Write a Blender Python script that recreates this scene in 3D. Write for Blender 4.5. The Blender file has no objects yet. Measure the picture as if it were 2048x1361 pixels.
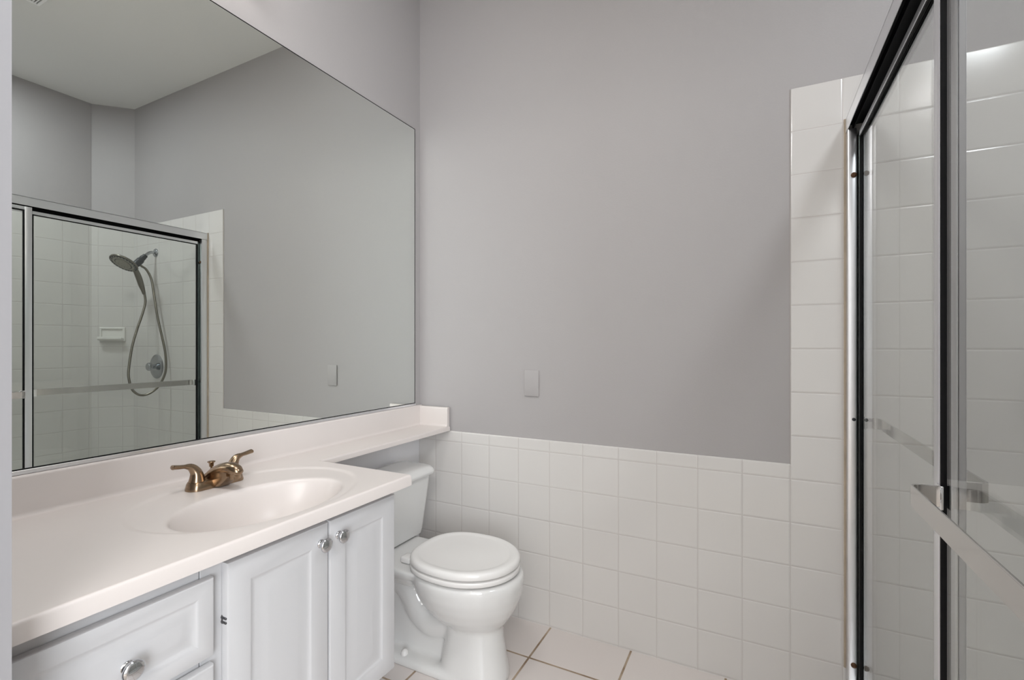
import bpy, bmesh, math, random
from mathutils import Vector, Matrix
from math import pi, sin, cos, sqrt, hypot

random.seed(7)
scene = bpy.context.scene
COL = scene.collection

# ------------------------------------------------------------------ camera
cam_d = bpy.data.cameras.new('camera')
cam = bpy.data.objects.new('camera', cam_d)
COL.objects.link(cam)
cam.location = (1.5214, -1.9390, 1.2366)
cam.rotation_euler = (pi / 2, 0, 0.47297)
cam_d.sensor_width = 36.0
cam_d.lens = 955.57 / 2048 * 36.0
cam_d.shift_y = 10.4 / 2048
cam_d.clip_start = 0.02
scene.camera = cam

# ------------------------------------------------------------------ view and world
scene.view_settings.view_transform = 'Standard'
scene.view_settings.look = 'None'
scene.view_settings.gamma = 1.0
scene.view_settings.exposure = 0.23
scene.view_settings.use_curve_mapping = False
world = bpy.data.worlds.new('world')
scene.world = world
world.use_nodes = True
world.node_tree.nodes['Background'].inputs[0].default_value = (0.75, 0.82, 1.0, 1)
world.node_tree.nodes['Background'].inputs[1].default_value = 0.3
scene.cycles.max_bounces = 24
scene.cycles.diffuse_bounces = 10
scene.cycles.glossy_bounces = 12
scene.cycles.transparent_max_bounces = 24
scene.cycles.transmission_bounces = 12
scene.cycles.sample_clamp_indirect = 6.0
scene.cycles.blur_glossy = 0.5


def area_light(name, loc, rot, sx, sy, power, color):
    d = bpy.data.lights.new(name, 'AREA')
    d.shape = 'RECTANGLE'
    d.size, d.size_y = sx, sy
    d.energy = power
    d.color = color
    o = bpy.data.objects.new(name, d)
    o.location = loc
    o.rotation_euler = rot
    COL.objects.link(o)
    return o


# daylight from the bedroom window behind the photographer, then added fill lights overhead
area_light('bedroom_window_daylight', (3.17, -4.0, 1.4), (0, pi / 2, 0), 1.9, 1.8, 108, (0.89, 0.94, 1.0))
area_light('bedroom_fill_light', (2.3, -3.6, 2.96), (0, 0, 0), 1.1, 1.1, 46, (1.0, 0.97, 0.94))  # added fill, placed to brighten the left side more than the right
area_light('bathroom_fill_light', (0.75, -1.42, 3.03), (0, 0, 0), 0.45, 0.3, 11, (1.0, 0.98, 0.97))  # added overhead fill for the room's ambient level, no fixture
area_light('shower_fill_light', (2.35, -1.06, 3.03), (0, 0, 0), 0.30, 0.30, 13.5, (0.92, 0.96, 1.0))  # added fill that lifts the shower interior, no fixture
VANITY_BULB = 4.5       # emission strength of the globe bulbs over the mirror

# ------------------------------------------------------------------ dimensions (metres)
P = 0.1524               # wall tile pitch
GX = 0.1031              # first vertical joint on the back wall
ZA = 0.7666              # joint under the cap row
ZCAP = 0.818
ZTILE = ZA + 9 * P       # top of the shower tile
CEIL = 3.05
XPIL = GX + 10 * P       # left edge of the tall tile
XC, YD = 2.738, 0.187    # shower corner and its 45 degree chamfer
XR = XC + YD
YF = -1.68               # front (entry) wall, bathroom side
CT = 0.84                # counter top


# ------------------------------------------------------------------ materials
def new_mat(name):
    m = bpy.data.materials.new(name)
    m.use_nodes = True
    return m, m.node_tree.nodes, m.node_tree.links, m.node_tree.nodes['Principled BSDF']


def simple(name, col, rough=0.5, metal=0.0, spec=0.5, noise=0.0, nscale=8.0, bump=0.0, bscale=200.0, coat=0.0):
    m, n, l, b = new_mat(name)
    b.inputs['Roughness'].default_value = rough
    b.inputs['Metallic'].default_value = metal
    b.inputs['Specular IOR Level'].default_value = spec
    b.inputs['Coat Weight'].default_value = coat
    tc = n.new('ShaderNodeTexCoord')
    if noise > 0:
        nz = n.new('ShaderNodeTexNoise')
        nz.inputs['Scale'].default_value = nscale
        nz.inputs['Detail'].default_value = 4
        l.new(tc.outputs['Object'], nz.inputs['Vector'])
        rp = n.new('ShaderNodeValToRGB')
        rp.color_ramp.elements[0].position = 0.3
        rp.color_ramp.elements[1].position = 0.7
        rp.color_ramp.elements[0].color = [c * (1 - noise) for c in col] + [1]
        rp.color_ramp.elements[1].color = [min(1, c * (1 + noise)) for c in col] + [1]
        l.new(nz.outputs['Fac'], rp.inputs['Fac'])
        l.new(rp.outputs['Color'], b.inputs['Base Color'])
    else:
        b.inputs['Base Color'].default_value = (*col, 1)
    if bump > 0:
        nz2 = n.new('ShaderNodeTexNoise')
        nz2.inputs['Scale'].default_value = bscale
        nz2.inputs['Detail'].default_value = 3
        l.new(tc.outputs['Object'], nz2.inputs['Vector'])
        bp = n.new('ShaderNodeBump')
        bp.inputs['Strength'].default_value = bump
        bp.inputs['Distance'].default_value = 0.002
        l.new(nz2.outputs['Fac'], bp.inputs['Height'])
        l.new(bp.outputs['Normal'], b.inputs['Normal'])
    return m


def tile_mat(name, col, grout, w, h, joint, rough, pillow, grout_noise=None, wave=0.15):
    """square tiles laid in a grid; UV is in metres"""
    m, n, l, b = new_mat(name)
    uv = n.new('ShaderNodeUVMap')
    def brick(mortar, smooth):
        t = n.new('ShaderNodeTexBrick')
        t.offset = 0.0
        t.squash = 1.0
        t.inputs['Scale'].default_value = 1.0
        t.inputs['Brick Width'].default_value = w
        t.inputs['Row Height'].default_value = h
        t.inputs['Mortar Size'].default_value = mortar
        t.inputs['Mortar Smooth'].default_value = smooth
        l.new(uv.outputs['UV'], t.inputs['Vector'])
        return t
    t1 = brick(joint, 0.2)
    t1.inputs['Color1'].default_value = (*col, 1)
    t1.inputs['Color2'].default_value = (*[c * 0.985 for c in col], 1)
    t1.inputs['Mortar'].default_value = (*grout, 1)
    if grout_noise:
        nz = n.new('ShaderNodeTexNoise')
        nz.inputs['Scale'].default_value = 9.0
        nz.inputs['Detail'].default_value = 3.0
        l.new(uv.outputs['UV'], nz.inputs['Vector'])
        rp = n.new('ShaderNodeValToRGB')
        rp.color_ramp.elements[0].position = 0.35
        rp.color_ramp.elements[1].position = 0.62
        rp.color_ramp.elements[0].color = (*grout_noise, 1)
        rp.color_ramp.elements[1].color = (*grout, 1)
        l.new(nz.outputs['Fac'], rp.inputs['Fac'])
        l.new(rp.outputs['Color'], t1.inputs['Mortar'])
    l.new(t1.outputs['Color'], b.inputs['Base Color'])
    mr = n.new('ShaderNodeMapRange')
    mr.inputs['To Min'].default_value = rough
    mr.inputs['To Max'].default_value = 0.75
    l.new(t1.outputs['Fac'], mr.inputs['Value'])
    l.new(mr.outputs['Result'], b.inputs['Roughness'])
    t2 = brick(pillow, 1.0)
    nz3 = n.new('ShaderNodeTexNoise')
    nz3.inputs['Scale'].default_value = 5.0
    nz3.inputs['Detail'].default_value = 1.0
    l.new(uv.outputs['UV'], nz3.inputs['Vector'])
    ad = n.new('ShaderNodeMath')
    ad.operation = 'MULTIPLY_ADD'
    ad.inputs[1].default_value = -1.0
    mu = n.new('ShaderNodeMath')
    mu.operation = 'MULTIPLY'
    mu.inputs[1].default_value = wave
    l.new(nz3.outputs['Fac'], mu.inputs[0])
    l.new(t2.outputs['Fac'], ad.inputs[0])
    l.new(mu.outputs[0], ad.inputs[2])
    bp = n.new('ShaderNodeBump')
    bp.inputs['Strength'].default_value = 0.7
    bp.inputs['Distance'].default_value = 0.0012
    l.new(ad.outputs[0], bp.inputs['Height'])
    l.new(bp.outputs['Normal'], b.inputs['Normal'])
    return m


def glass_mat(name, tint):
    """thin architectural glass: Fresnel reflection over clear transmission"""
    m = bpy.data.materials.new(name)
    m.use_nodes = True
    n, l = m.node_tree.nodes, m.node_tree.links
    n.clear()
    out = n.new('ShaderNodeOutputMaterial')
    mix = n.new('ShaderNodeMixShader')
    tr = n.new('ShaderNodeBsdfTransparent')
    tr.inputs['Color'].default_value = (*tint, 1)
    gl = n.new('ShaderNodeBsdfGlossy')
    gl.inputs['Roughness'].default_value = 0.0
    fr = n.new('ShaderNodeFresnel')
    geo = n.new('ShaderNodeNewGeometry')
    mr = n.new('ShaderNodeMapRange')          # same reflectance from either side of a sheet
    mr.inputs['To Min'].default_value = 1.45
    mr.inputs['To Max'].default_value = 1 / 1.45
    l.new(geo.outputs['Backfacing'], mr.inputs['Value'])
    l.new(mr.outputs['Result'], fr.inputs['IOR'])
    l.new(fr.outputs['Fac'], mix.inputs['Fac'])
    l.new(tr.outputs[0], mix.inputs[1])
    l.new(gl.outputs[0], mix.inputs[2])
    l.new(mix.outputs[0], out.inputs['Surface'])
    return m


M = {}
M['paint'] = simple('grey_wall_paint', (0.40, 0.384, 0.383), 0.55, spec=0.35, bump=0.12, bscale=160)
M['band_white'] = simple('white_lower_wall', (0.82, 0.82, 0.84), 0.6)
M['entry_paint'] = simple('white_door_casing_paint', (0.30, 0.296, 0.308), 0.5)
M['bedroom_paint'] = simple('pale_bedroom_paint', (0.68, 0.67, 0.66), 0.6)
M['ceiling'] = simple('flat_ceiling_paint', (0.80, 0.80, 0.78), 0.85, bump=0.15, bscale=120)
M['tile'] = tile_mat('white_wall_tile', (0.645, 0.628, 0.608), (0.515, 0.485, 0.465), P, P, 0.0013, 0.16, 0.006)
M['floor'] = tile_mat('pinkish_white_floor_tile', (0.66, 0.61, 0.585), (0.43, 0.34, 0.25), 0.35, 0.35, 0.0046, 0.35, 0.009, (0.22, 0.15, 0.095), 0.3)
M['counter'] = simple('cultured_marble', (0.675, 0.628, 0.602), 0.30, spec=0.45, noise=0.02, nscale=3.0)
M['basin'] = simple('marble_basin', (0.675, 0.628, 0.602), 0.30, spec=0.45, noise=0.02, nscale=3.0)
M['cabinet'] = simple('white_thermofoil', (0.535, 0.535, 0.545), 0.32, spec=0.45)
M['china'] = simple('white_vitreous_china', (0.66, 0.66, 0.65), 0.07, spec=0.6, coat=0.3)
M['seat'] = simple('white_seat_plastic', (0.72, 0.71, 0.695), 0.16, spec=0.5)
M['chrome'] = simple('polished_chrome', (0.80, 0.81, 0.83), 0.06, 1.0)
M['satin'] = simple('bright_anodised_aluminium', (0.85, 0.86, 0.88), 0.33, 1.0)
M['bronze'] = simple('brushed_bronze', (0.335, 0.24, 0.16), 0.24, 1.0, noise=0.12, nscale=30)
M['nickel'] = simple('aged_brushed_nickel', (0.23, 0.215, 0.18), 0.3, 1.0)
M['oldchrome'] = simple('dulled_chrome', (0.46, 0.48, 0.50), 0.12, 1.0)
M['knobchrome'] = simple('bright_knob_chrome', (0.60, 0.61, 0.63), 0.04, 1.0)
M['reflchrome'] = simple('chrome_dark_reflection', (0.10, 0.12, 0.115), 0.2, 1.0)  # plain chrome with a dark reflection put into its base colour
M['strap'] = simple('polished_strap_aluminium', (0.60, 0.585, 0.565), 0.1, 1.0)
M['darkplastic'] = simple('charcoal_plastic', (0.025, 0.028, 0.033), 0.35)
M['black'] = simple('black_gasket_and_shade', (0.004, 0.004, 0.005), 0.5, spec=0.2)  # gaskets and mirror edge, also the shade painted inside the header
M['caulk'] = simple('aged_tan_caulk', (0.40, 0.33, 0.25), 0.6, noise=0.15, nscale=12)
M['rust'] = simple('rusty_screw', (0.10, 0.05, 0.025), 0.5, 0.6)
M['ceramic'] = simple('white_ceramic', (0.74, 0.73, 0.70), 0.12)
M['vent'] = simple('white_vent_enamel', (0.93, 0.93, 0.93), 0.4)
M['ventdark'] = simple('dark_vent_slot', (0.03, 0.03, 0.035), 0.8)
M['mirror'] = simple('silvered_mirror', (0.83, 0.865, 0.835), 0.0, 1.0)
M['pan'] = simple('shower_floor_white', (0.72, 0.71, 0.69), 0.3)
M['carpet'] = simple('bedroom_carpet', (0.42, 0.37, 0.32), 0.95, noise=0.1, nscale=80)
M['glass'] = glass_mat('clear_shower_glass', (0.955, 0.965, 0.955))
M['hingesteel'] = simple('dark_hinge_steel', (0.10, 0.10, 0.105), 0.3, 0.8)
mb, nb, lb, bb = new_mat('frosted_globe_bulb')
bb.inputs['Base Color'].default_value = (0.9, 0.88, 0.85, 1)
bb.inputs['Emission Color'].default_value = (1.0, 0.87, 0.74, 1)
bb.inputs['Emission Strength'].default_value = VANITY_BULB
M['bulb'] = mb


# ------------------------------------------------------------------ helpers
def link_bm(name, bm, mat, parent=None, smooth=35, loc=None):
    me = bpy.data.meshes.new(name)
    bm.normal_update()
    bm.to_mesh(me)
    bm.free()
    if smooth:
        me.polygons.foreach_set('use_smooth', [True] * len(me.polygons))
        me.set_sharp_from_angle(angle=math.radians(smooth))
    for mm in (mat if isinstance(mat, (list, tuple)) else [mat]):
        me.materials.append(mm)
    o = bpy.data.objects.new(name, me)
    COL.objects.link(o)
    if parent is not None:
        o.parent = parent
        o.matrix_parent_inverse = Matrix.Translation(parent.location).inverted() if parent.parent is None else parent_inv(parent)
    return o


def parent_inv(p):
    m = Matrix.Identity(4)
    chain = []
    while p is not None:
        chain.append(p)
        p = p.parent
    w = Matrix.Identity(4)
    for q in reversed(chain):
        w = w @ (q.matrix_parent_inverse if q.parent is not None else Matrix.Identity(4)) @ Matrix.Translation(q.location)
    return w.inverted()


def thing(name, label, cat, loc, group=None):
    o = bpy.data.objects.new(name, None)
    o.empty_display_size = 0.05
    o.location = loc
    COL.objects.link(o)
    tag(o, label, cat, group)
    return o


def tag(o, label=None, cat=None, group=None, kind=None):
    if label: o['label'] = label
    if cat: o['category'] = cat
    if group: o['group'] = group
    if kind: o['kind'] = kind
    return o


def add_box(bm, a, b, bev=0.0, seg=2):
    x0, y0, z0 = [min(p, q) for p, q in zip(a, b)]
    x1, y1, z1 = [max(p, q) for p, q in zip(a, b)]
    vs = [bm.verts.new(c) for c in ((x0, y0, z0), (x1, y0, z0), (x1, y1, z0), (x0, y1, z0),
                                    (x0, y0, z1), (x1, y0, z1), (x1, y1, z1), (x0, y1, z1))]
    fs = [bm.faces.new([vs[i] for i in f]) for f in ((3, 2, 1, 0), (4, 5, 6, 7), (0, 1, 5, 4), (1, 2, 6, 5), (2, 3, 7, 6), (3, 0, 4, 7))]
    if bev > 0:
        es = list({e for f in fs for e in f.edges})
        bmesh.ops.bevel(bm, geom=es, offset=bev, segments=seg, profile=0.5, affect='EDGES')
    return fs


def loft(bm, rings, cap0=True, cap1=True, closed=True):
    """rings: lists of equally many points"""
    vr = [[bm.verts.new(p) for p in r] for r in rings]
    n = len(vr[0])
    m = n if closed else n - 1
    for i in range(len(vr) - 1):
        for j in range(m):
            k = (j + 1) % n
            bm.faces.new((vr[i][j], vr[i][k], vr[i + 1][k], vr[i + 1][j]))
    if cap0: bm.faces.new(list(reversed(vr[0])))
    if cap1: bm.faces.new(vr[-1])
    return vr


def recalc(bm):
    bmesh.ops.recalc_face_normals(bm, faces=bm.faces[:])
    return bm


def catmull(pts, sub=6):
    pts = [Vector(p) for p in pts]
    out = []
    for i in range(len(pts) - 1):
        p0 = pts[max(i - 1, 0)]; p1 = pts[i]; p2 = pts[i + 1]; p3 = pts[min(i + 2, len(pts) - 1)]
        for s in range(sub):
            t = s / sub
            out.append(0.5 * ((2 * p1) + (p2 - p0) * t + (2 * p0 - 5 * p1 + 4 * p2 - p3) * t * t + (3 * p1 - p0 - 3 * p2 + p3) * t ** 3))
    out.append(pts[-1])
    return out


def tube(bm, pts, radii, seg=12, squash=None, up=Vector((0, 0, 1))):
    """swept tube; squash = list of (a, b) half axes overriding radii"""
    pts = [Vector(p) for p in pts]
    n = len(pts)
    if not isinstance(radii, (list, tuple)): radii = [radii] * n
    tang = [(pts[min(i + 1, n - 1)] - pts[max(i - 1, 0)]).normalized() for i in range(n)]
    ref = up if abs(tang[0].dot(up)) < 0.95 else Vector((1, 0, 0))
    nrm = (ref - tang[0] * ref.dot(tang[0])).normalized()
    rings = []
    for i in range(n):
        nrm = (nrm - tang[i] * nrm.dot(tang[i])).normalized()
        bn = tang[i].cross(nrm)
        a, b = squash[i] if squash else (radii[i], radii[i])
        rings.append([pts[i] + nrm * (a * cos(2 * pi * k / seg)) + bn * (b * sin(2 * pi * k / seg)) for k in range(seg)])
    loft(bm, rings)
    return bm


def lathe(bm, prof, origin, axis, seg=28):
    """prof: (distance along axis, radius)"""
    ax = Vector(axis).normalized()
    u = ax.orthogonal().normalized()
    v = ax.cross(u)
    o = Vector(origin)
    rings = []
    for d, r in prof:
        r = max(r, 1e-5)
        rings.append([o + ax * d + u * (r * cos(2 * pi * k / seg)) + v * (r * sin(2 * pi * k / seg)) for k in range(seg)])
    loft(bm, rings)
    return bm


def uv_planar(bm, fn):
    lay = bm.loops.layers.uv.new('UVMap')
    for f in bm.faces:
        for lp in f.loops:
            lp[lay].uv = fn(lp.vert.co, f.normal)


def box_obj(name, a, b, mat, parent=None, bev=0.0, seg=2, smooth=35):
    bm = bmesh.new()
    add_box(bm, a, b, bev, seg)
    return link_bm(name, bm, mat, parent, smooth)


def struct(name, a, b, mat):
    o = box_obj(name, a, b, mat, smooth=0)
    tag(o, kind='structure')
    return o


# ------------------------------------------------------------------ room shell
bm = bmesh.new()
add_box(bm, (-0.12, YF - 0.12, -0.1), (1.80, 0.12, 0.0))
bm.normal_update()
uv_planar(bm, lambda c, n: (c.x - 0.72 + 3.5, c.y + 0.226 + 3.5))
tag(link_bm('floor', bm, M['floor'], smooth=0), kind='structure')
struct('ceiling', (-0.12, -5.0, CEIL), (3.3, 0.12, CEIL + 0.1), M['ceiling'])
struct('wall_left', (-0.12, YF - 0.12, 0.0), (0.0, 0.12, CEIL), M['paint'])
w_back = struct('wall_back', (0.0, 0.008, 0.0), (XC + 0.02, 0.12, CEIL), M['paint'])
w_right = struct('wall_right', (XR + 0.008, -1.75, 0.0), (XR + 0.12, -YD, CEIL), M['paint'])
struct('wall_shower_end', (1.79, -1.87, 0.0), (XR + 0.12, -1.75, CEIL), M['paint'])
struct('wall_front', (0.0, YF - 0.12, 0.0), (0.652, YF, CEIL), M['entry_paint'])
struct('wall_front_header', (0.652, YF - 0.12, 2.62), (1.79, YF, CEIL), M['paint'])
# bedroom behind the photographer
struct('floor_bedroom', (-1.2, -5.0, -0.1), (3.3, YF - 0.12, -0.002), M['carpet'])
struct('wall_bedroom_left', (-1.3, -5.0, 0.0), (-1.2, YF - 0.12, CEIL), M['bedroom_paint'])
struct('wall_bedroom_right', (3.2, -5.0, 0.0), (3.3, -1.87, CEIL), M['bedroom_paint'])
struct('wall_bedroom_back', (-1.3, -5.1, 0.0), (3.3, -5.0, CEIL), M['bedroom_paint'])
struct('wall_bedroom_near', (-1.2, YF - 0.12, 0.0), (-0.12, YF, CEIL), M['bedroom_paint'])
struct('ceiling_bedroom', (-1.3, -5.0, CEIL), (-0.12, YF, CEIL + 0.1), M['ceiling'])

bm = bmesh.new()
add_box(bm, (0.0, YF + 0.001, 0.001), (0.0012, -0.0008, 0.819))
link_bm('white_lower_band', bm, M['band_white'], bpy.data.objects['wall_left'], 0)  # thin whiter band along the lower part of the left wall

# chamfered shower wall
dv = Vector((1, -1, 0)).normalized()
nv = Vector((-1, -1, 0)).normalized()
c0 = Vector((XC, 0, 0))
def diag_prism(s0, s1, d0, d1, z0, z1):
    bm = bmesh.new()
    pts = [c0 + dv * s0 + nv * d0, c0 + dv * s1 + nv * d0, c0 + dv * s1 + nv * d1, c0 + dv * s0 + nv * d1]
    loft(bm, [[p + Vector((0, 0, z0)) for p in pts], [p + Vector((0, 0, z1)) for p in pts]])
    return recalc(bm)
LD = YD * sqrt(2)
w_diag = link_bm('wall_diagonal', diag_prism(-0.01, LD + 0.01, -0.10, -0.008, 0.0, CEIL), M['paint'], smooth=0)
tag(w_diag, kind='structure')

# tiled faces (parts of their walls)
bm = bmesh.new()
out = [(0.0, 0.0), (XC, 0.0), (XC, ZTILE), (XPIL, ZTILE), (XPIL, ZCAP), (0.0, ZCAP)]
loft(bm, [[(x, 0.0, z) for x, z in out], [(x, 0.008, z) for x, z in out]])
recalc(bm)
es = []
for e in bm.edges:
    m_ = (e.verts[0].co + e.verts[1].co) / 2
    if abs(m_.y) < 1e-6 and ((abs(m_.z - ZCAP) < 1e-4) or (abs(m_.z - ZTILE) < 1e-4) or (abs(m_.x - XPIL) < 1e-4)):
        es.append(e)
bmesh.ops.bevel(bm, geom=es, offset=0.0055, segments=3, profile=0.5, affect='EDGES')
bm.normal_update()
uv_planar(bm, lambda c, n: (c.x - GX + 10 * P, c.z - ZA + 10 * P))
link_bm('wall_tile', bm, M['tile'], w_back, smooth=30)
bm = bmesh.new()
add_box(bm, (XR, -1.75, 0.0), (XR + 0.008, -YD, ZTILE))
bm.normal_update()
uv_planar(bm, lambda c, n: (c.y + 20 * P + 0.05, c.z - ZA + 10 * P))
link_bm('wall_tile', bm, M['tile'], w_right, smooth=0)
bm = diag_prism(0.0, LD, -0.008, 0.0, 0.0, ZTILE)
bm.normal_update()
uv_planar(bm, lambda c, n: ((c - c0).dot(dv) + 0.08 + 10 * P, c.z - ZA + 10 * P))
link_bm('wall_tile', bm, M['tile'], w_diag, smooth=0)

# shower floor and curb
struct('floor_shower', (1.80, -1.75, -0.1), (XR + 0.02, 0.0, 0.03), M['pan'])
bm = bmesh.new()
add_box(bm, (1.775, -1.75, 0.0), (1.885, -0.001, 0.10), 0.008, 3)
tag(link_bm('trim_1', bm, M['ceramic']), kind='structure')


# ------------------------------------------------------------------ vanity cabinet
CX0, CX1 = 0.553, 0.572          # cabinet front face / face of doors
CX0, CX1 = 0.536, 0.555
CZ0, CZ1 = 0.252, 0.8065
CY0, CY1 = YF + 0.002, -0.803

def panel_front(y0, y1, z0, z1, x0, t, frame=0.055, bw=0.032, bm=None):
    """routed raised panel front, facing +x"""
    bm = bm or bmesh.new()
    prof = [(0.0, 0.0), (0.0, t - 0.005), (0.0015, t - 0.0015), (0.005, t), (frame, t), (frame + 0.004, t - 0.0018),
            (frame + 0.009, t - 0.0038), (frame + 0.014, t - 0.0040), (frame + 0.014 + bw * 0.5, t - 0.0018), (frame + 0.014 + bw * 0.8, t - 0.0004), (frame + 0.014 + bw, t)]
    rings = [[(x0 + d, y0 + i, z0 + i), (x0 + d, y1 - i, z0 + i), (x0 + d, y1 - i, z1 - i), (x0 + d, y0 + i, z1 - i)] for i, d in prof]
    loft(bm, rings)
    return recalc(bm)

def knob(parent, y, z, x=CX1):
    bm = bmesh.new()
    lathe(bm, [(0.0, 0.010), (0.002, 0.0105), (0.004, 0.0075), (0.010, 0.0065), (0.015, 0.0085), (0.0185, 0.0155), (0.021, 0.0175),
               (0.0235, 0.0175), (0.0255, 0.0160), (0.0275, 0.0115), (0.0285, 0.006), (0.0288, 0.0)], (x, y, z), (1, 0, 0), 32)
    return link_bm('knob', recalc(bm), M['knobchrome'], parent, 50)

van = thing('vanity_cabinet', 'white vanity cabinet with raised panel doors, drawers and chrome knobs under the counter', 'cabinet', (0.27, -1.24, CZ0))
bm = bmesh.new()
add_box(bm, (0.003, CY0, CZ0), (CX0 - 0.02, CY0 + 0.018, CZ1))
add_box(bm, (0.003, CY1 - 0.018, CZ0), (CX0 - 0.0005, CY1, CZ1), 0.001, 1)
add_box(bm, (0.003, CY0, CZ0), (CX0 - 0.02, CY1, CZ0 + 0.018))
add_box(bm, (0.003, CY0, CZ0), (0.012, CY1, CZ1))
link_bm('body', bm, M['cabinet'], van)
bm = bmesh.new()
fx = CX0 - 0.007
add_box(bm, (fx, CY0, CZ0), (CX0, CY0 + 0.028, CZ1), 0.0008, 1)
add_box(bm, (fx, -1.3755, CZ0), (CX0, -1.3275, CZ1), 0.0008, 1)
add_box(bm, (fx, -0.845, CZ0), (CX0, CY1, CZ1), 0.0008, 1)
for a, b in ((CY0 + 0.0295, -1.3770), (-1.3260, -0.8465)):
    for z0, z1 in ((0.762, CZ1), (CZ0, 0.290)):
        add_box(bm, (fx, a, z0), (CX0 - 0.0012, b, z1), 0.0008, 1)
for z0, z1 in ((0.585, 0.630), (0.420, 0.460)):
    add_box(bm, (fx, CY0 + 0.0295, z0), (CX0 - 0.0012, -1.3770, z1), 0.0008, 1)
link_bm('face_frame', bm, M['cabinet'], van)
bm = bmesh.new()
add_box(bm, (0.010, CY0 + 0.01, 0.0), (0.30, -1.00, CZ0), 0.0)
link_bm('plinth', bm, M['cabinet'], van)
d1 = link_bm('door', panel_front(-1.3325, -1.0720, 0.270, 0.788, CX0 + 0.0015, CX1 - CX0 - 0.0015, 0.050), M['cabinet'], van, 25)
knob(d1, -1.097, 0.742)
bm = bmesh.new()
add_box(bm, (CX0 - 0.006, -1.3345, 0.662), (CX1 - 0.003, -1.3285, 0.667), 0.001, 1)
add_box(bm, (CX0 - 0.006, -1.3345, 0.671), (CX1 - 0.003, -1.3285, 0.676), 0.001, 1)
add_box(bm, (CX0 - 0.004, -1.3335, 0.660), (CX0 + 0.004, -1.3290, 0.678), 0.001, 1)
link_bm('hinge', bm, M['hingesteel'], d1)
d2 = link_bm('door', panel_front(-1.0675, -0.8220, 0.270, 0.789, CX0 + 0.0015, CX1 - CX0 - 0.0015, 0.050), M['cabinet'], van, 25)
knob(d2, -1.040, 0.744)
for z0, z1 in ((0.615, 0.772), (0.440, 0.598), (0.270, 0.424)):
    dr = link_bm('drawer', panel_front(-1.660, -1.3580, z0, z1, CX0 + 0.0015, CX1 - CX0 - 0.0015, 0.030, 0.020), M['cabinet'], van, 25)
    knob(dr, -1.508, (z0 + z1) / 2 - 0.012)

# ------------------------------------------------------------------ counter with integral basin
SX, SY = 0.19, -0.775            # shelf depth / vanity end
FX = 0.58
ctr = thing('vanity_counter', 'white cultured marble vanity counter with oval basin and narrow shelf running over the toilet', 'counter', (0.29, -1.2, 0.807))
RB = 0.006
def rnd(d, r=RB):
    return 0.0 if d >= r else r - sqrt(max(0.0, r * r - (r - d) ** 2))
def softmax0(s, k):
    return 0.5 * (s + sqrt(s * s + k * k))
BC, BA = (0.387, -1.128), (0.147, 0.215)
OC, OA = (0.325, -1.112), (0.238, 0.288)
def ell(x, y, c, a):
    return hypot((x - c[0]) / a[0], (y - c[1]) / a[1])
def ctop(x, y):
    z = CT
    E = ell(x, y, OC, OA)
    t = min(1.0, max(0.0, (1.0 - E) / 0.055))
    z -= 0.0045 * t * t * (3 - 2 * t)
    e = ell(x, y, BC, BA)
    s = 1 - e ** 4.2
    z -= 0.125 * softmax0(s, 0.09) if e < 1.6 else 0.0
    z -= rnd(FX - x)
    dr = hypot(max(0.0, SX - x), SY - y)
    z -= rnd(dr)
    return z
def lin(a, b, step):
    n = max(1, int(round((b - a) / step)))
    return [a + (b - a) * i / n for i in range(n)]
xs = lin(0.0, FX - 0.012, 0.005) + lin(FX - 0.012, FX, 0.0012) + [FX]
ys = lin(YF + 0.002, SY - 0.012, 0.005) + lin(SY - 0.012, SY, 0.0012) + [SY]
bm = bmesh.new()
g = [[bm.verts.new((x, y, ctop(x, y))) for y in ys] for x in xs]
basin_faces = set()
for i in range(len(xs) - 1):
    for j in range(len(ys) - 1):
        f = bm.faces.new((g[i][j], g[i + 1][j], g[i + 1][j + 1], g[i][j + 1]))
        xm, ym = (xs[i] + xs[i + 1]) / 2, (ys[j] + ys[j + 1]) / 2
        if ell(xm, ym, BC, BA) < 1.0:
            basin_faces.add(f.index if f.index >= 0 else f)
# skirts
ix0 = min(i for i, x in enumerate(xs) if x >= SX - 1e-6)
low = [bm.verts.new((FX, y, 0.807)) for y in ys]
for j in range(len(ys) - 1):
    bm.faces.new((g[-1][j], low[j], low[j + 1], g[-1][j + 1]))
low2 = [bm.verts.new((xs[i], SY, 0.807)) for i in range(ix0, len(xs) - 1)] + [low[-1]]
for k, i in enumerate(range(ix0, len(xs) - 1)):
    bm.faces.new((g[i + 1][-1], low2[k + 1], low2[k], g[i][-1]))
# shelf
sxs = lin(0.0, SX - 0.012, 0.03) + lin(SX - 0.012, SX, 0.0012) + [SX]
sys_ = lin(SY, -0.0005, 0.05) + [-0.0005]
sg = [[bm.verts.new((x, y, CT - rnd(SX - x))) for y in sys_] for x in sxs]
for i in range(len(sxs) - 1):
    for j in range(len(sys_) - 1):
        bm.faces.new((sg[i][j], sg[i + 1][j], sg[i + 1][j + 1], sg[i][j + 1]))
l3 = [bm.verts.new((SX, y, 0.8195)) for y in sys_]
l4 = [bm.verts.new((0.0, y, 0.8195)) for y in sys_]
for j in range(len(sys_) - 1):
    bm.faces.new((sg[-1][j], l3[j], l3[j + 1], sg[-1][j + 1]))
    bm.faces.new((l3[j], l4[j], l4[j + 1], l3[j + 1]))
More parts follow.
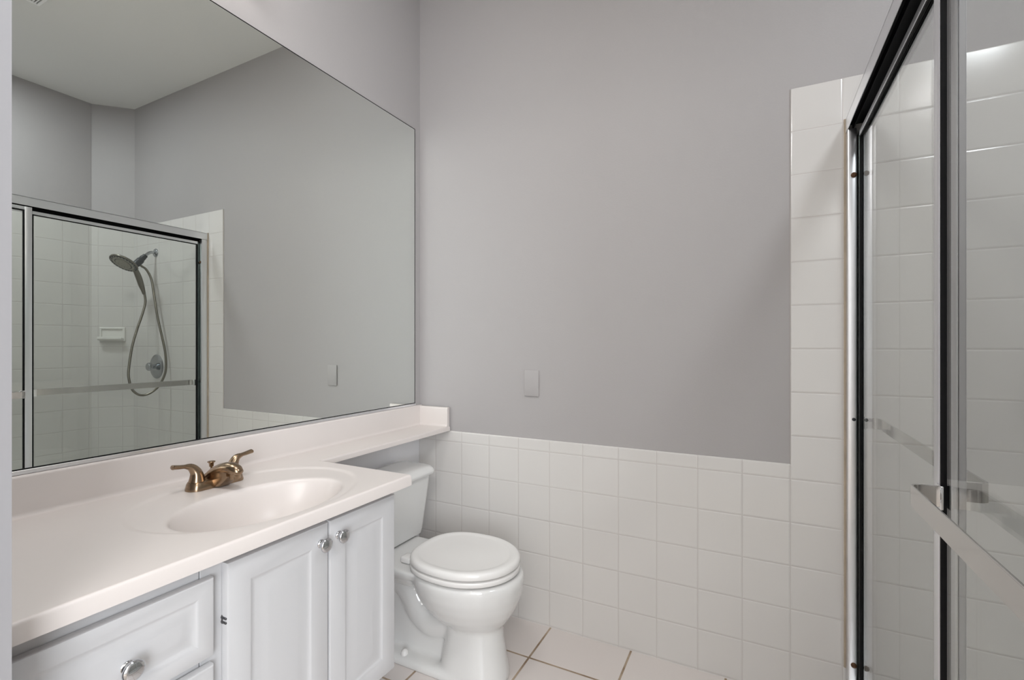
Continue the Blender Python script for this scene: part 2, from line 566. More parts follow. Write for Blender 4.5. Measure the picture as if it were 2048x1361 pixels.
# underside of the vanity overhang
u0 = [bm.verts.new(p) for p in ((CX0, ys[0], 0.807), (FX, ys[0], 0.807), (FX, SY, 0.807), (CX0, SY, 0.807))]
bm.faces.new(list(reversed(u0)))
u1 = [bm.verts.new(p) for p in ((SX, CY1, 0.807), (CX0, CY1, 0.807), (CX0, SY, 0.807), (SX, SY, 0.807))]
bm.faces.new(list(reversed(u1)))
bm.normal_update()
vn = {}
for row in g[1:-1]:
    for v in row[1:-1]:
        vn[(round(v.co.x, 6), round(v.co.y, 6), round(v.co.z, 6))] = v.normal.copy()
fl = [f for f in bm.faces if len(f.verts) == 4 and ell(f.calc_center_median().x, f.calc_center_median().y, BC, BA) < 1.0 and f.normal.z > 0.05 and f.calc_center_median().x < FX - 0.012]
bmB = bmesh.new()
mp = {}
for f in fl:
    vs = []
    for v in f.verts:
        if v not in mp: mp[v] = bmB.verts.new(v.co)
        vs.append(mp[v])
    bmB.faces.new(vs)
bmesh.ops.delete(bm, geom=fl, context='FACES')
top_o = link_bm('countertop', bm, M['counter'], ctr, 40)
bas_o = link_bm('basin', bmB, M['basin'], ctr, 0)
for o in (top_o, bas_o):
    me = o.data
    me.polygons.foreach_set('use_smooth', [True] * len(me.polygons))
    nn = []
    for v in me.vertices:
        k = (round(v.co.x, 6), round(v.co.y, 6), round(v.co.z, 6))
        nn.append(vn.get(k, None))
    if o is bas_o:
        me.normals_split_custom_set_from_vertices([tuple(a) if a is not None else (0, 0, 0) for a in nn])
    else:
        ln = [None] * len(me.loops)
        for p in me.polygons:
            for li in p.loop_indices:
                a = nn[me.loops[li].vertex_index]
                ln[li] = tuple(a) if a is not None else (0.0, 0.0, 0.0)
        me.normals_split_custom_set(ln)
bm = bmesh.new()
lathe(bm, [(0.0, 0.022), (0.003, 0.022), (0.004, 0.018), (0.003, 0.006), (0.003, 0.0)], (0.387, -1.128, ctop(0.387, -1.128) + 0.0005), (0, 0, 1), 24)
link_bm('drain', recalc(bm), M['bronze'], ctr)

def splash_profile(h, t):
    """(out, up) section with a cove at the foot and a rounded top"""
    pr = [(0.0, 0.0), (t + 0.012, 0.0)]
    for k in range(1, 6):
        a = k / 5 * pi / 2
        pr.append((t + 0.012 - 0.012 * sin(a), 0.012 - 0.012 * cos(a)))
    for k in range(0, 5):
        a = k / 4 * pi / 2
        pr.append((t - 0.006 + 0.006 * cos(a), h - 0.006 + 0.006 * sin(a)))
    pr.append((0.0, h))
    return pr
pr = splash_profile(0.0965, 0.020)
bm = bmesh.new()
loft(bm, [[(x, y, CT + z - 0.0003) for x, z in pr] for y in (YF + 0.002, -0.0005)])
link_bm('backsplash', recalc(bm), M['counter'], ctr, 40)
pr = splash_profile(0.0935, 0.018)
bm = bmesh.new()
loft(bm, [[(x, -0.0005 - y, CT + z - 0.0003) for y, z in pr] for x in (0.018, 0.186)])
link_bm('side_splash', recalc(bm), M['counter'], ctr, 40)

# ------------------------------------------------------------------ wall mirror
MY0, MY1, MZ0, MZ1 = YF + 0.004, -0.0385, 0.9475, 2.3145
mir = thing('wall_mirror', 'large frameless wall mirror above the vanity backsplash', 'mirror', (0.0, -0.86, 0.937))
box_obj('mirror_pane', (0.0012, MY0, MZ0), (0.0055, MY1, MZ1), M['mirror'], mir, smooth=0)
bm = bmesh.new()
e_ = 0.0026
for a, b in (((MY0, MZ0), (MY1, MZ0 + e_)), ((MY0, MZ1 - e_), (MY1, MZ1)), ((MY1 - e_, MZ0), (MY1, MZ1))):
    add_box(bm, (0.0010, a[0], a[1]), (0.0062, b[0], b[1]))
link_bm('dark_edge', bm, M['black'], mir, 0)
bm = bmesh.new()
add_box(bm, (0.0005, MY0, 0.9370), (0.0095, MY1 + 0.004, MZ0 - 0.0004), 0.0008, 1)
link_bm('bottom_channel', bm, M['satin'], mir, 0)

# ------------------------------------------------------------------ faucet
DK = CT - 0.0041
fau = thing('basin_faucet', 'brushed bronze two handle centerset faucet behind the oval basin', 'faucet', (0.135, -1.105, DK))
FXc, FYc = 0.137, -1.105
def stadium(hl, hw, z, n=40, dx=0.0):
    r = []
    for k in range(n):
        a = 2 * pi * k / n
        c_, s_ = cos(a), sin(a)
        y = (hl - hw) * (1 if s_ > 0 else -1) * min(1.0, abs(s_) * 3) + hw * s_
        x = hw * c_
        waist = 1.0 - 0.10 * max(0.0, 1 - abs(y) / 0.03)
        r.append((FXc + dx + x * waist, FYc + y, z))
    return r
bm = bmesh.new()
loft(bm, [stadium(0.079, 0.0300, DK), stadium(0.079, 0.0300, DK + 0.004), stadium(0.076, 0.0280, DK + 0.016), stadium(0.073, 0.0258, DK + 0.0215), stadium(0.067, 0.0200, DK + 0.0235)])
link_bm('base', recalc(bm), M['bronze'], fau, 40)
# spout: broad at the base, sweeping up and forward to a short round outlet
def spring(c, w, h, tz, n=20):
    return [(c[0] - h * sin(2 * pi * k / n) * tz[0], c[1] + w * cos(2 * pi * k / n), c[2] + h * sin(2 * pi * k / n) * tz[1]) for k in range(n)]
bm = bmesh.new()
path = [((0.108, FYc, DK + 0.016), 0.031, 0.006, (0.9, 0.45)), ((0.124, FYc, DK + 0.025), 0.029, 0.014, (0.7, 0.7)), ((0.146, FYc, DK + 0.037), 0.0260, 0.018, (0.6, 0.8)),
        ((0.170, FYc, DK + 0.047), 0.0225, 0.0190, (0.5, 0.86)), ((0.194, FYc, DK + 0.0535), 0.0200, 0.0180, (0.3, 0.95)), ((0.216, FYc, DK + 0.0550), 0.0188, 0.0170, (0.0, 1.0)),
        ((0.233, FYc, DK + 0.0520), 0.0172, 0.0155, (-0.3, 0.95)), ((0.245, FYc, DK + 0.0470), 0.0130, 0.0110, (-0.5, 0.86)), ((0.250, FYc, DK + 0.0435), 0.004, 0.004, (-0.6, 0.8))]
loft(bm, [spring(*p) for p in path])
recalc(bm)
bm2 = bmesh.new()
# solid skirt under the spout
sk = [(0.118, 0.0285, DK + 0.012, DK + 0.030), (0.150, 0.0255, DK + 0.0006, DK + 0.042), (0.178, 0.0215, DK + 0.0012, DK + 0.050), (0.200, 0.0185, DK + 0.018, DK + 0.0525), (0.213, 0.0160, DK + 0.034, DK + 0.0525)]
def skring(x, w, z0, z1, n=20):
    return [(x, FYc + w * abs(cos(2 * pi * k / n)) ** 0.35 * (1 if cos(2 * pi * k / n) > 0 else -1), (z0 + z1) / 2 + (z1 - z0) / 2 * abs(sin(2 * pi * k / n)) ** 0.35 * (1 if sin(2 * pi * k / n) > 0 else -1)) for k in range(n)]
skp = [Vector((a, b, c, d)) for a, b, c, d in sk]
sks = []
for i_ in range(len(skp) - 1):
    for t_ in range(5):
        sks.append(skp[i_].lerp(skp[i_ + 1], t_ / 5))
sks.append(skp[-1])
loft(bm2, [skring(*q) for q in sks])
recalc(bm2)
me_t = bpy.data.meshes.new('t'); bm2.to_mesh(me_t); bm2.free(); bm.from_mesh(me_t)
sp = link_bm('spout', bm, M['bronze'], fau, 50)
bm = bmesh.new()
lathe(bm, [(0, 0.0138), (0.015, 0.0144), (0.0175, 0.0130), (0.0178, 0.0)], (0.227, FYc, DK + 0.046), (0.12, 0, -1), 24)
link_bm('aerator', recalc(bm), M['bronze'], sp, 40)
for s in (-1, 1):
    hy = FYc + s * 0.051
    bm = bmesh.new()
    pts = catmull([(FXc, hy, DK + 0.022), (FXc, hy, DK + 0.036), (FXc - 0.001, hy + s * 0.003, DK + 0.050), (FXc - 0.003, hy + s * 0.013, DK + 0.0635),
                   (FXc - 0.004, hy + s * 0.028, DK + 0.0685), (FXc - 0.004, hy + s * 0.043, DK + 0.0705), (FXc - 0.003, hy + s * 0.057, DK + 0.0730), (FXc - 0.003, hy + s * 0.062, DK + 0.0735)], 4)
    n = len(pts)
    ax = []
    for i in range(n):
        t = i / (n - 1)
        if t < 0.35:
            q = t / 0.35; a, b = 0.0210 - 0.0085 * q, 0.0210 - 0.0075 * q
        elif t < 0.6:
            q = (t - 0.35) / 0.25; a, b = 0.0125 - 0.0070 * q, 0.0135 - 0.0035 * q
        elif t < 0.93:
            q = (t - 0.6) / 0.33; a, b = 0.0055 + 0.0010 * q, 0.0100 + 0.0020 * q
        else:
            q = (t - 0.93) / 0.07; a, b = 0.0065 * (1 - 0.75 * q), 0.0120 * (1 - 0.6 * q)
        ax.append((a, b))
    tube(bm, pts, 0.01, 18, ax, up=Vector((0, -s, 0)))
    link_bm('handle', recalc(bm), M['bronze'], fau, 60)
bm = bmesh.new()
lathe(bm, [(0, 0.003), (0.034, 0.003), (0.036, 0.0060), (0.044, 0.0064), (0.0465, 0.0080), (0.0485, 0.0104), (0.0505, 0.0104), (0.0515, 0.0085), (0.052, 0.0)], (0.108, FYc + 0.006, DK + 0.012), (0, 0, 1), 20)
link_bm('lift_rod', recalc(bm), M['bronze'], fau, 40)

# ------------------------------------------------------------------ toilet
TY = -0.385
toi = thing('toilet', 'white two piece toilet with closed lid between vanity and tiled wall', 'toilet', (0.45, TY, 0.0))
def egg(xb, xf, hw, z, n=44, pb=2.0, pf=2.0, xc=None):
    xc = xc if xc is not None else xb + (xf - xb) * 0.47
    r = []
    for k in range(n):
        a = 2 * pi * k / n
        c_, s_ = cos(a), sin(a)
        p = pf if c_ > 0 else pb
        rx = (xf - xc) if c_ > 0 else (xc - xb)
        x = xc + rx * abs(c_) ** (2 / p) * (1 if c_ > 0 else -1)
        y = TY + hw * abs(s_) ** (2 / p) * (1 if s_ > 0 else -1)
        r.append((x, y, z))
    return r
def rrect(x0, x1, hw, z, r, n=8, yc=TY):
    pts = []
    for cx_, cy_, a0 in ((x1 - r, yc + hw - r, 0), (x0 + r, yc + hw - r, pi / 2), (x0 + r, yc - hw + r, pi), (x1 - r, yc - hw + r, 3 * pi / 2)):
        for k in range(n + 1):
            a = a0 + k / n * pi / 2
            pts.append((cx_ + r * cos(a), cy_ + r * sin(a), z))
    return pts
bm = bmesh.new()
# bowl bulb
loft(bm, [egg(0.43, 0.68, 0.088, 0.190), egg(0.40, 0.700, 0.112, 0.213), egg(0.365, 0.722, 0.140, 0.245), egg(0.335, 0.742, 0.162, 0.285), egg(0.318, 0.755, 0.177, 0.325),
          egg(0.310, 0.760, 0.1835, 0.360), egg(0.308, 0.760, 0.1835, 0.378), egg(0.311, 0.756, 0.180, 0.386), egg(0.318, 0.748, 0.173, 0.389)])
# pedestal column
loft(bm, [egg(0.445, 0.706, 0.110, 0.0, pb=3.5, xc=0.58), egg(0.447, 0.704, 0.109, 0.02, pb=3.5, xc=0.58), egg(0.457, 0.692, 0.100, 0.08, pb=3.5, xc=0.58),
          egg(0.465, 0.682, 0.093, 0.14, pb=3.2, xc=0.58), egg(0.468, 0.679, 0.089, 0.19, pb=3.0, xc=0.58), egg(0.465, 0.684, 0.090, 0.225, pb=2.6, xc=0.58)])
# deck under the tank
loft(bm, [rrect(0.09, 0.36, 0.090, 0.300, 0.04), rrect(0.07, 0.37, 0.135, 0.345, 0.05), rrect(0.06, 0.40, 0.150, 0.365, 0.05), rrect(0.06, 0.42, 0.152, 0.385, 0.05), rrect(0.064, 0.42, 0.147, 0.389, 0.05)])
# trapway
tr = catmull([(0.53, TY, 0.24), (0.46, TY, 0.175), (0.39, TY, 0.150), (0.325, TY, 0.180), (0.275, TY, 0.245), (0.215, TY, 0.285), (0.165, TY, 0.245), (0.150, TY, 0.16), (0.150, TY, 0.02)], 5)
nt = len(tr)
tube(bm, tr, [0.074 - 0.012 * min(1, 2 * i / nt) for i in range(nt)], 22)
# web of china between trap and floor
loft(bm, [rrect(0.115, 0.52, 0.052, 0.0, 0.03), rrect(0.135, 0.52, 0.045, 0.13, 0.03), rrect(0.17, 0.50, 0.036, 0.22, 0.03)])
# foot flange
loft(bm, [rrect(0.085, 0.60, 0.112, 0.0, 0.06), rrect(0.085, 0.60, 0.112, 0.022, 0.06), rrect(0.093, 0.60, 0.104, 0.031, 0.055), rrect(0.105, 0.60, 0.085, 0.035, 0.05)])
recalc(bm)
me_t = bpy.data.meshes.new('china_rough')
bm.to_mesh(me_t); bm.free()
ot = bpy.data.objects.new('china_rough', me_t)
COL.objects.link(ot)
md = ot.modifiers.new('r', 'REMESH')
md.mode = 'VOXEL'
md.voxel_size = 0.0055
dg = bpy.context.evaluated_depsgraph_get()
me_r = bpy.data.meshes.new_from_object(ot.evaluated_get(dg))
bpy.data.objects.remove(ot)
bm = bmesh.new()
bm.from_mesh(me_r)
for _ in range(9):
    bmesh.ops.smooth_vert(bm, verts=bm.verts[:], factor=0.5, use_axis_x=True, use_axis_y=True, use_axis_z=True)
for v in bm.verts:
    if v.co.z < 0.004: v.co.z = 0.0
link_bm('bowl', bm, M['china'], toi, 180)
# tank
bm = bmesh.new()
loft(bm, [rrect(0.060, 0.175, 0.170, 0.3905, 0.03), rrect(0.050, 0.186, 0.186, 0.398, 0.035), rrect(0.048, 0.190, 0.191, 0.42, 0.035), rrect(0.040, 0.205, 0.212, 0.60, 0.035), rrect(0.036, 0.210, 0.217, 0.656, 0.035)])
link_bm('tank', recalc(bm), M['china'], toi, 40)
bm = bmesh.new()
loft(bm, [rrect(0.030, 0.218, 0.222, 0.6555, 0.038), rrect(0.022, 0.2265, 0.2305, 0.660, 0.04), rrect(0.020, 0.2285, 0.2325, 0.667, 0.04), rrect(0.020, 0.2285, 0.2325, 0.672, 0.04), rrect(0.023, 0.2235, 0.2275, 0.683, 0.04),
          rrect(0.031, 0.2120, 0.2160, 0.6935, 0.04), rrect(0.045, 0.1950, 0.2000, 0.6985, 0.04), rrect(0.070, 0.1700, 0.1750, 0.7000, 0.035)])
link_bm('tank_lid', recalc(bm), M['china'], toi, 40)
# seat and lid
def lidring(s, z, dx=0.0):
    c_ = 0.522
    return [(c_ + (x - c_) * s + dx, TY + (y - TY) * s, zz) for x, y, zz in egg(0.322, 0.742, 0.1820, z, 64, pb=2.6, xc=0.535)]
bm = bmesh.new()
loft(bm, [lidring(0.82, 0.3895), lidring(0.825, 0.3955), lidring(0.990, 0.3958), lidring(1.0, 0.3985), lidring(1.0, 0.4085), lidring(0.995, 0.4115), lidring(0.985, 0.4130)])
link_bm('seat', recalc(bm), M['seat'], toi, 50)
bm = bmesh.new()
loft(bm, [lidring(0.82, 0.4132), lidring(0.825, 0.4205), lidring(0.993, 0.4208), lidring(1.0, 0.4235), lidring(1.0, 0.4330), lidring(0.99, 0.4395), lidring(0.965, 0.4440), lidring(0.93, 0.4455),
          lidring(0.87, 0.4450), lidring(0.83, 0.4425), lidring(0.79, 0.4415), lidring(0.4, 0.4415)])
link_bm('lid', recalc(bm), M['seat'], toi, 60)
for s in (-1, 1):
    bm = bmesh.new()
    add_box(bm, (0.286, TY + s * 0.075 - 0.024, 0.3895), (0.334, TY + s * 0.075 + 0.024, 0.4145), 0.008, 3)
    link_bm('hinge', bm, M['seat'], toi, 50)
for s in (-1, 1):
    bm = bmesh.new()
    lathe(bm, [(0, 0.0145), (0.004, 0.015), (0.014, 0.0135), (0.020, 0.009), (0.0225, 0.003), (0.023, 0.0)], (0.300, TY + s * 0.086, 0.029), (0, 0, 1), 20)
    link_bm('bolt_cap', recalc(bm), M['seat'], toi, 50)

# ------------------------------------------------------------------ blank wall plate
bm = bmesh.new()
add_box(bm, (0.5905, 0.0012, 1.0085), (0.6610, 0.008, 1.1240), 0.002, 2)
o = link_bm('wall_plate', bm, M['paint'])
tag(o, 'blank rectangular cover plate painted grey on the wall above the tiled wainscot', 'wall plate')

# ------------------------------------------------------------------ shower enclosure: fixed frame
HZ0, HZ1 = 1.947, 1.991
fr = thing('shower_door_frame', 'chrome shower enclosure frame of wall jamb, header and track around the sliding glass doors', 'shower frame', (1.81, -0.875, 0.10))
bm = bmesh.new()
add_box(bm, (1.787, -1.748, HZ0), (1.7895, -0.001, HZ1), 0.0006, 1)
add_box(bm, (1.787, -1.748, HZ1 - 0.003), (1.841, -0.001, HZ1), 0.0006, 1)
add_box(bm, (1.8385, -1.748, HZ0 - 0.022), (1.841, -0.001, HZ1), 0.0006, 1)
hd = link_bm('header', bm, M['satin'], fr, 0)
bm = bmesh.new()
add_box(bm, (1.7896, -1.747, HZ1 - 0.018), (1.8384, -0.002, HZ1 - 0.0032))
add_box(bm, (1.7896, -1.747, HZ0 + 0.0015), (1.7906, -0.002, HZ1 - 0.018))
add_box(bm, (1.8374, -1.747, HZ0 - 0.0215), (1.8384, -0.002, HZ1 - 0.018))
add_box(bm, (1.8055, -1.747, HZ0 + 0.006), (1.8075, -0.002, HZ1 - 0.018))
link_bm('shade_lining', bm, M['black'], hd, 0)  # shade of the header cavity put in as a black lining
for y0, y1 in ((-0.042, -0.0005), (-1.7495, -1.708)):
    bm = bmesh.new()
    add_box(bm, (1.7885, y0, 0.118), (1.8125, y1, HZ0 - 0.0003), 0.0025, 2)
    add_box(bm, (1.8310, y0 + (0.01 if y0 > -1 else 0), 0.118), (1.8360, y1 - (0 if y0 > -1 else 0.01), HZ0 - 0.0003), 0.001, 1)
    jb = link_bm('jamb', bm, M['satin'], fr, 40)
    if y0 > -1:
        for z_, r_, mt in ((1.793, 0.0085, 'rust'), (0.994, 0.0055, 'darkplastic'), (0.190, 0.0085, 'rust')):
            bm = bmesh.new()
            lathe(bm, [(0, r_), (0.0015, r_), (0.0035, r_ * 0.75), (0.0042, r_ * 0.45), (0.003, r_ * 0.3), (0.003, 0.0)], (1.8045, -0.042, z_), (0, -1, 0), 20)
            link_bm('screw', recalc(bm), M[mt], jb, 40)
bm = bmesh.new()
add_box(bm, (1.790, -1.748, 0.1005), (1.838, -0.001, 0.117), 0.002, 2)
link_bm('bottom_track', bm, M['satin'], fr, 40)
bm = bmesh.new()
tube(bm, [(1.7865, -0.0015, 0.155), (1.7865, -0.0015, HZ1 + 0.004)], 0.0042, 10)
link_bm('caulk_bead', bm, M['caulk'], fr, 60)


def sliding_door(label, xa, y0, y1, ztop, lead_jamb, bar_side):
    """framed glass leaf between y0 (near) and y1 (far); xa = room side face of its frame"""
    D = 0.0125
    t = thing('shower_door', label, 'shower door', (xa + D / 2, (y0 + y1) / 2, 0.1175), 'sliding glass shower doors')
    gx = xa + 0.0045
    zb = 0.1180
    RW = 0.0175              # rail height
    SW = 0.028               # stile width
    box_obj('glass_pane', (gx, y0 + 0.01, zb + 0.01), (gx + 0.005, y1 - 0.01, ztop - 0.008), M['glass'], t, smooth=0)
    LW = 0.040 if lead_jamb else SW      # stile on the far side
    for a, b in ((y0, y0 + SW), (y1 - LW, y1)):
        bm = bmesh.new()
        # U section: two cheeks and a web, glass in between
        add_box(bm, (xa, a, zb), (gx - 0.0003, b, ztop), 0.0012, 2)
        add_box(bm, (gx + 0.0053, a, zb), (xa + D, b, ztop), 0.0012, 2)
        if a == y0: add_box(bm, (xa + 0.001, a, zb), (xa + D - 0.001, a + 0.006, ztop))
        else: add_box(bm, (xa + 0.001, b - 0.006, zb), (xa + D - 0.001, b, ztop))
        link_bm('stile', bm, M['reflchrome'] if (lead_jamb and a != y0) else M['satin'], t, 40)
    for z0, z1, nm in ((ztop - RW, ztop, 'top_rail'), (zb, zb + 0.022, 'bottom_rail')):
        bm = bmesh.new()
        add_box(bm, (xa + 0.0005, y0 + SW, z0), (gx - 0.0003, y1 - SW, z1), 0.001, 1)
        add_box(bm, (gx + 0.0053, y0 + SW, z0), (xa + D - 0.0005, y1 - SW, z1), 0.001, 1)
        link_bm(nm, bm, M['satin'], t, 40)
    bm = bmesh.new()
    for g0, g1 in ((y0 + SW, y0 + SW + 0.0055), (y1 - LW - 0.0055, y1 - LW)):
        add_box(bm, (xa + 0.0006, g0, zb), (xa + D - 0.0006, g1, ztop - RW))
    add_box(bm, (xa + 0.0015, y0 + SW, ztop - RW - 0.0045), (gx - 0.0003, y1 - SW, ztop - RW))
    add_box(bm, (gx + 0.0053, y0 + SW, ztop - RW - 0.0045), (xa + D - 0.0015, y1 - SW, ztop - RW))
    link_bm('gasket', bm, M['black'], t, 0)
    # flat strap towel bar with bent ends
    s = bar_side
    xf = xa if s < 0 else xa + D
    by0, by1 = y0 + 0.038, y1 - (0.037 if s < 0 else 0.048)
    so = 0.041
    r = 0.016
    pth = [(xf, by1)]
    pth.append((xf + s * (so - r), by1))
    for k in range(1, 7):
        a = k / 6 * pi / 2
        pth.append((xf + s * (so - r + r * sin(a)), by1 - r + r * cos(a)))
    pth2 = []
    for k in range(0, 7):
        a = k / 6 * pi / 2
        pth2.append((xf + s * (so - r + r * cos(a)), by0 + r - r * sin(a)))
    pth2 += [(xf, by0)]
    full = pth + pth2
    T, H0, H1 = 0.0045, 0.9695, 1.0045
    bm = bmesh.new()
    rings = []
    for i, (x, y) in enumerate(full):
        p0 = Vector(full[max(i - 1, 0)]); p1 = Vector(full[min(i + 1, len(full) - 1)])
        d = (p1 - p0).normalized()
        nrm = Vector((-d.y, d.x))
        a, b = Vector((x, y)) + nrm * T / 2, Vector((x, y)) - nrm * T / 2
        rings.append([(a.x, a.y, H0 + 0.001), (a.x, a.y, H1 - 0.001), (a.x * 0.6 + b.x * 0.4, a.y * 0.6 + b.y * 0.4, H1), (b.x * 0.6 + a.x * 0.4, b.y * 0.6 + a.y * 0.4, H1), (b.x, b.y, H1 - 0.001), (b.x, b.y, H0 + 0.001), (b.x * 0.5 + a.x * 0.5, b.y * 0.5 + a.y * 0.5, H0)])
    loft(bm, rings)
    tb = link_bm('towel_bar', recalc(bm), M['strap'], t, 40)
    for y in (by0, by1):
        bm = bmesh.new()
        x0_, x1_ = (xf - 0.004, xf + 0.0002) if s < 0 else (xf - 0.0002, xf + 0.004)
        add_box(bm, (x0_, y - 0.012, H0 - 0.002), (x1_, y + 0.012, H1 + 0.002), 0.001, 1)
        link_bm('bracket', bm, M['chrome'], tb, 40)
    return t

sliding_door('nearer sliding glass shower door with its towel bar on the room side', 1.7920, -1.704, -0.8800, 1.942, False, -1)
sliding_door('far sliding glass shower door against the tiled wall, towel bar inside the shower', 1.8165, -0.900, -0.0125, 1.931, True, 1)

# ------------------------------------------------------------------ shower head with hose
SHX = 2.43
sh = thing('hand_shower', 'nickel shower head and docked hand wand with a long looping hose', 'shower head', (SHX, 0.0, 1.917))
bm = bmesh.new()
lathe(bm, [(0.0005, 0.031), (0.003, 0.031), (0.008, 0.027), (0.012, 0.016), (0.013, 0.011)], (SHX, 0, 1.917), (0, -1, 0), 28)
link_bm('flange', recalc(bm), M['oldchrome'], sh, 40)
bm = bmesh.new()
tube(bm, catmull([(SHX, -0.002, 1.917), (SHX, -0.028, 1.916), (SHX, -0.050, 1.905), (SHX, -0.074, 1.878)], 5), 0.0105, 14)
link_bm('arm', recalc(bm), M['oldchrome'], sh, 60)
hd_n = Vector((0.0, -0.62, -0.92)).normalized()        # spray direction
hd_n = Vector((-0.12, -0.50, -0.80)).normalized()
hc = Vector((SHX, -0.200, 1.812))
bm = bmesh.new()
tube(bm, [(SHX, -0.068, 1.886), (SHX, -0.082, 1.868)], 0.0165, 16)
tube(bm, catmull([(SHX, -0.080, 1.872), (SHX, -0.098, 1.848), (SHX, -0.120, 1.822), (SHX, -0.137, 1.806)], 4), [0.019] * 4 + [0.024] * 6 + [0.022] * 3, 16)
link_bm('docking_bracket', recalc(bm), M['darkplastic'], sh, 50)
R = 0.088
bm = bmesh.new()
lathe(bm, [(-0.022, 0.02), (-0.020, 0.045), (-0.012, R * 0.86), (-0.004, R * 0.985), (0.002, R), (0.006, R * 0.97), (0.007, R * 0.90)], hc, hd_n, 40)
head = link_bm('head', recalc(bm), M['nickel'], sh, 50)
bm = bmesh.new()
lathe(bm, [(0.0072, R * 0.60), (0.0085, R * 0.62), (0.0085, R * 0.74), (0.0072, R * 0.76)], hc, hd_n, 40)
lathe(bm, [(0.0070, R * 0.55), (0.0120, R * 0.52), (0.0135, R * 0.40), (0.0135, 0.0)], hc, hd_n, 40)
u_ = hd_n.orthogonal().normalized(); v_ = hd_n.cross(u_)
for k in range(24):
    a = 2 * pi * k / 24
    lathe(bm, [(0.006, 0.0042), (0.011, 0.0030), (0.011, 0.0)], hc + (u_ * cos(a) + v_ * sin(a)) * R * 0.83, hd_n, 8)
for k in range(10):
    a = 2 * pi * k / 10
    lathe(bm, [(0.0130, 0.0050), (0.0165, 0.0040), (0.0165, 0.0)], hc + (u_ * cos(a) + v_ * sin(a)) * R * 0.33, hd_n, 8)
link_bm('spray_face', recalc(bm), simple('spray_nozzles', (0.33, 0.32, 0.27), 0.45, 0.3), head, 40)
bm = bmesh.new()
lathe(bm, [(0.0068, R * 0.93), (0.0075, R * 0.93), (0.0075, R * 0.56), (0.0068, R * 0.56)], hc, hd_n, 40)
link_bm('dark_ring', recalc(bm), M['darkplastic'], head, 40)
bm = bmesh.new()
wp = catmull([(SHX, -0.152, 1.800), (SHX, -0.130, 1.772), (SHX, -0.110, 1.722), (SHX, -0.094, 1.668), (SHX, -0.083, 1.634), (SHX, -0.075, 1.604)], 4)
nw = len(wp)
wr = [0.012 + 0.007 * sin(pi * min(1, i / (nw * 0.8))) if i < nw * 0.8 else 0.0125 - 0.004 * (i - nw * 0.8) / (nw * 0.2) for i in range(nw)]
tube(bm, wp, wr, 16)
link_bm('wand', recalc(bm), M['nickel'], sh, 60)
HOSE = [(2.430, -0.073, 1.603), (2.420, -0.073, 1.548), (2.410, -0.095, 1.465), (2.390, -0.139, 1.347), (2.370, -0.178, 1.223), (2.340, -0.210, 1.085), (2.320, -0.221, 1.018), (2.300, -0.213, 0.941), (2.280, -0.189, 0.901),
        (2.270, -0.156, 0.890), (2.255, -0.118, 0.904), (2.245, -0.076, 0.945), (2.240, -0.042, 1.014), (2.240, -0.029, 1.080), (2.260, -0.024, 1.187), (2.290, -0.029, 1.295), (2.330, -0.038, 1.439), (2.370, -0.038, 1.576),
        (2.405, -0.041, 1.713), (2.425, -0.064, 1.784), (2.430, -0.092, 1.806), (2.430, -0.108, 1.822)]
bm = bmesh.new()
hp = catmull(HOSE, 8)
tube(bm, hp, 0.0078, 12)
link_bm('hose', recalc(bm), M['nickel'], sh, 60)

# ------------------------------------------------------------------ shower valve
va = thing('shower_valve', 'round chrome shower valve with knob on the tiled wall', 'shower valve', (2.415, 0.0, 1.080))
bm = bmesh.new()
lathe(bm, [(0.0005, 0.088), (0.004, 0.088), (0.009, 0.080), (0.012, 0.060), (0.011, 0.050), (0.014, 0.030), (0.016, 0.020)], (2.415, 0, 1.080), (0, -1, 0), 40)
link_bm('escutcheon', recalc(bm), M['oldchrome'], va, 40)
bm = bmesh.new()
lathe(bm, [(0.012, 0.017), (0.030, 0.016), (0.034, 0.020), (0.040, 0.029), (0.056, 0.030), (0.062, 0.026), (0.064, 0.012), (0.064, 0.0)], (2.415, 0, 1.080), (0, -1, 0), 24)
link_bm('knob', recalc(bm), M['oldchrome'], va, 40)

# ------------------------------------------------------------------ soap dish on the chamfer wall
def dpt(s, d, z):
    p = c0 + dv * s + nv * d
    return (p.x, p.y, z)
sc_ = 0.133
bm = bmesh.new()
hw = 0.081
def dish(sw, d, z0, z1):
    return [dpt(sc_ - sw, d, z0), dpt(sc_ + sw, d, z0), dpt(sc_ + sw, d, z1), dpt(sc_ - sw, d, z1)]
loft(bm, [dish(hw, 0.0005, 1.266, 1.374), dish(hw, 0.008, 1.266, 1.374), dish(hw - 0.006, 0.014, 1.272, 1.368), dish(hw - 0.014, 0.014, 1.285, 1.360), dish(hw - 0.017, 0.004, 1.289, 1.356)])
recalc(bm)
def tray(s0, s1, d, z):
    return [dpt(sc_ - s0, d, z), dpt(sc_ + s0, d, z)]
prof = [(0.010, 1.270), (0.048, 1.276), (0.056, 1.283), (0.056, 1.297), (0.050, 1.300), (0.047, 1.292), (0.012, 1.287)]
bm3 = bmesh.new()
loft(bm3, [[dpt(sc_ + s, d, z) for d, z in prof] for s in (-hw + 0.006, -hw + 0.012, hw - 0.012, hw - 0.006)])
recalc(bm3)
me_t = bpy.data.meshes.new('t'); bm3.to_mesh(me_t); bm3.free(); bm.from_mesh(me_t)
o = link_bm('soap_dish', bm, M['ceramic'], None, 40)
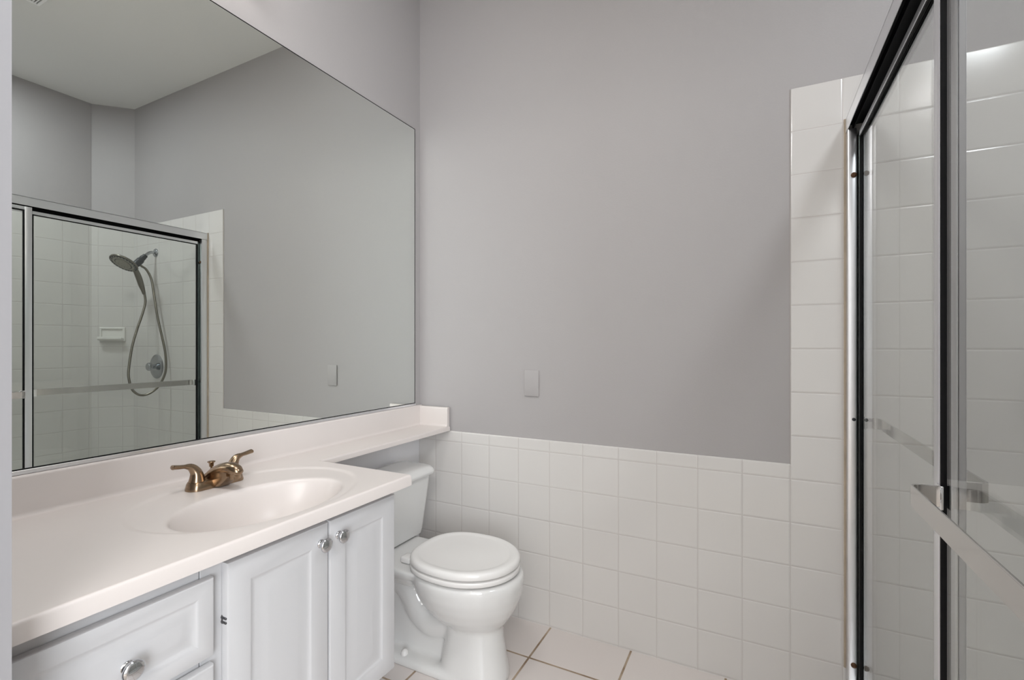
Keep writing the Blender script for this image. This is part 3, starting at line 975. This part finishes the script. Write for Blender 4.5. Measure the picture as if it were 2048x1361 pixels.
tag(o, 'white ceramic soap dish set on the tiled diagonal shower wall', 'soap dish')

# ------------------------------------------------------------------ ceiling vent
vx0, vx1, vy0, vy1 = 1.586, 1.884, -1.119, -0.8216
ve = thing('ceiling_vent', 'white slatted square vent grille in the ceiling seen in the mirror', 'vent', ((vx0 + vx1) / 2, (vy0 + vy1) / 2, CEIL))
bm = bmesh.new()
fw = 0.013
for a, b in (((vx0, vy0), (vx1, vy0 + fw)), ((vx0, vy1 - fw), (vx1, vy1)), ((vx0, vy0 + fw), (vx0 + fw, vy1 - fw)), ((vx1 - fw, vy0 + fw), (vx1, vy1 - fw))):
    add_box(bm, (a[0], a[1], CEIL - 0.012), (b[0], b[1], CEIL - 0.0003), 0.002, 1)
link_bm('frame', bm, M['vent'], ve, 40)
box_obj('backing', (vx0 + fw, vy0 + fw, CEIL - 0.0025), (vx1 - fw, vy1 - fw, CEIL - 0.0006), M['ventdark'], ve, smooth=0)
yy = vy0 + fw + 0.006
while yy < vy1 - fw - 0.006:
    bm = bmesh.new()
    add_box(bm, (vx0 + fw, yy - 0.0028, CEIL - 0.010), (vx1 - fw, yy + 0.0028, CEIL - 0.0028), 0.001, 1)
    link_bm('slat', bm, M['vent'], ve, 40)
    yy += 0.0112

# ------------------------------------------------------------------ vanity light bar above the mirror
vl = thing('vanity_light', 'chrome light bar with round frosted bulbs on the wall above the mirror', 'lamp', (0.0, -1.30, 2.56))
box_obj('back_plate', (0.001, -1.51, 2.50), (0.028, -0.90, 2.62), M['chrome'], vl, 0.004, 2)
for k in range(4):
    y = -1.43 + k * 0.15
    bm = bmesh.new()
    lathe(bm, [(0.0, 0.024), (0.03, 0.022), (0.035, 0.02)], (0.028, y, 2.56), (1, 0, 0), 20)
    so_ = link_bm('socket', recalc(bm), M['chrome'], vl, 40)
    bm = bmesh.new()
    bmesh.ops.create_uvsphere(bm, u_segments=24, v_segments=14, radius=0.048, matrix=Matrix.Translation((0.108, y, 2.56)))
    link_bm('bulb', bm, M['bulb'], so_, 180)
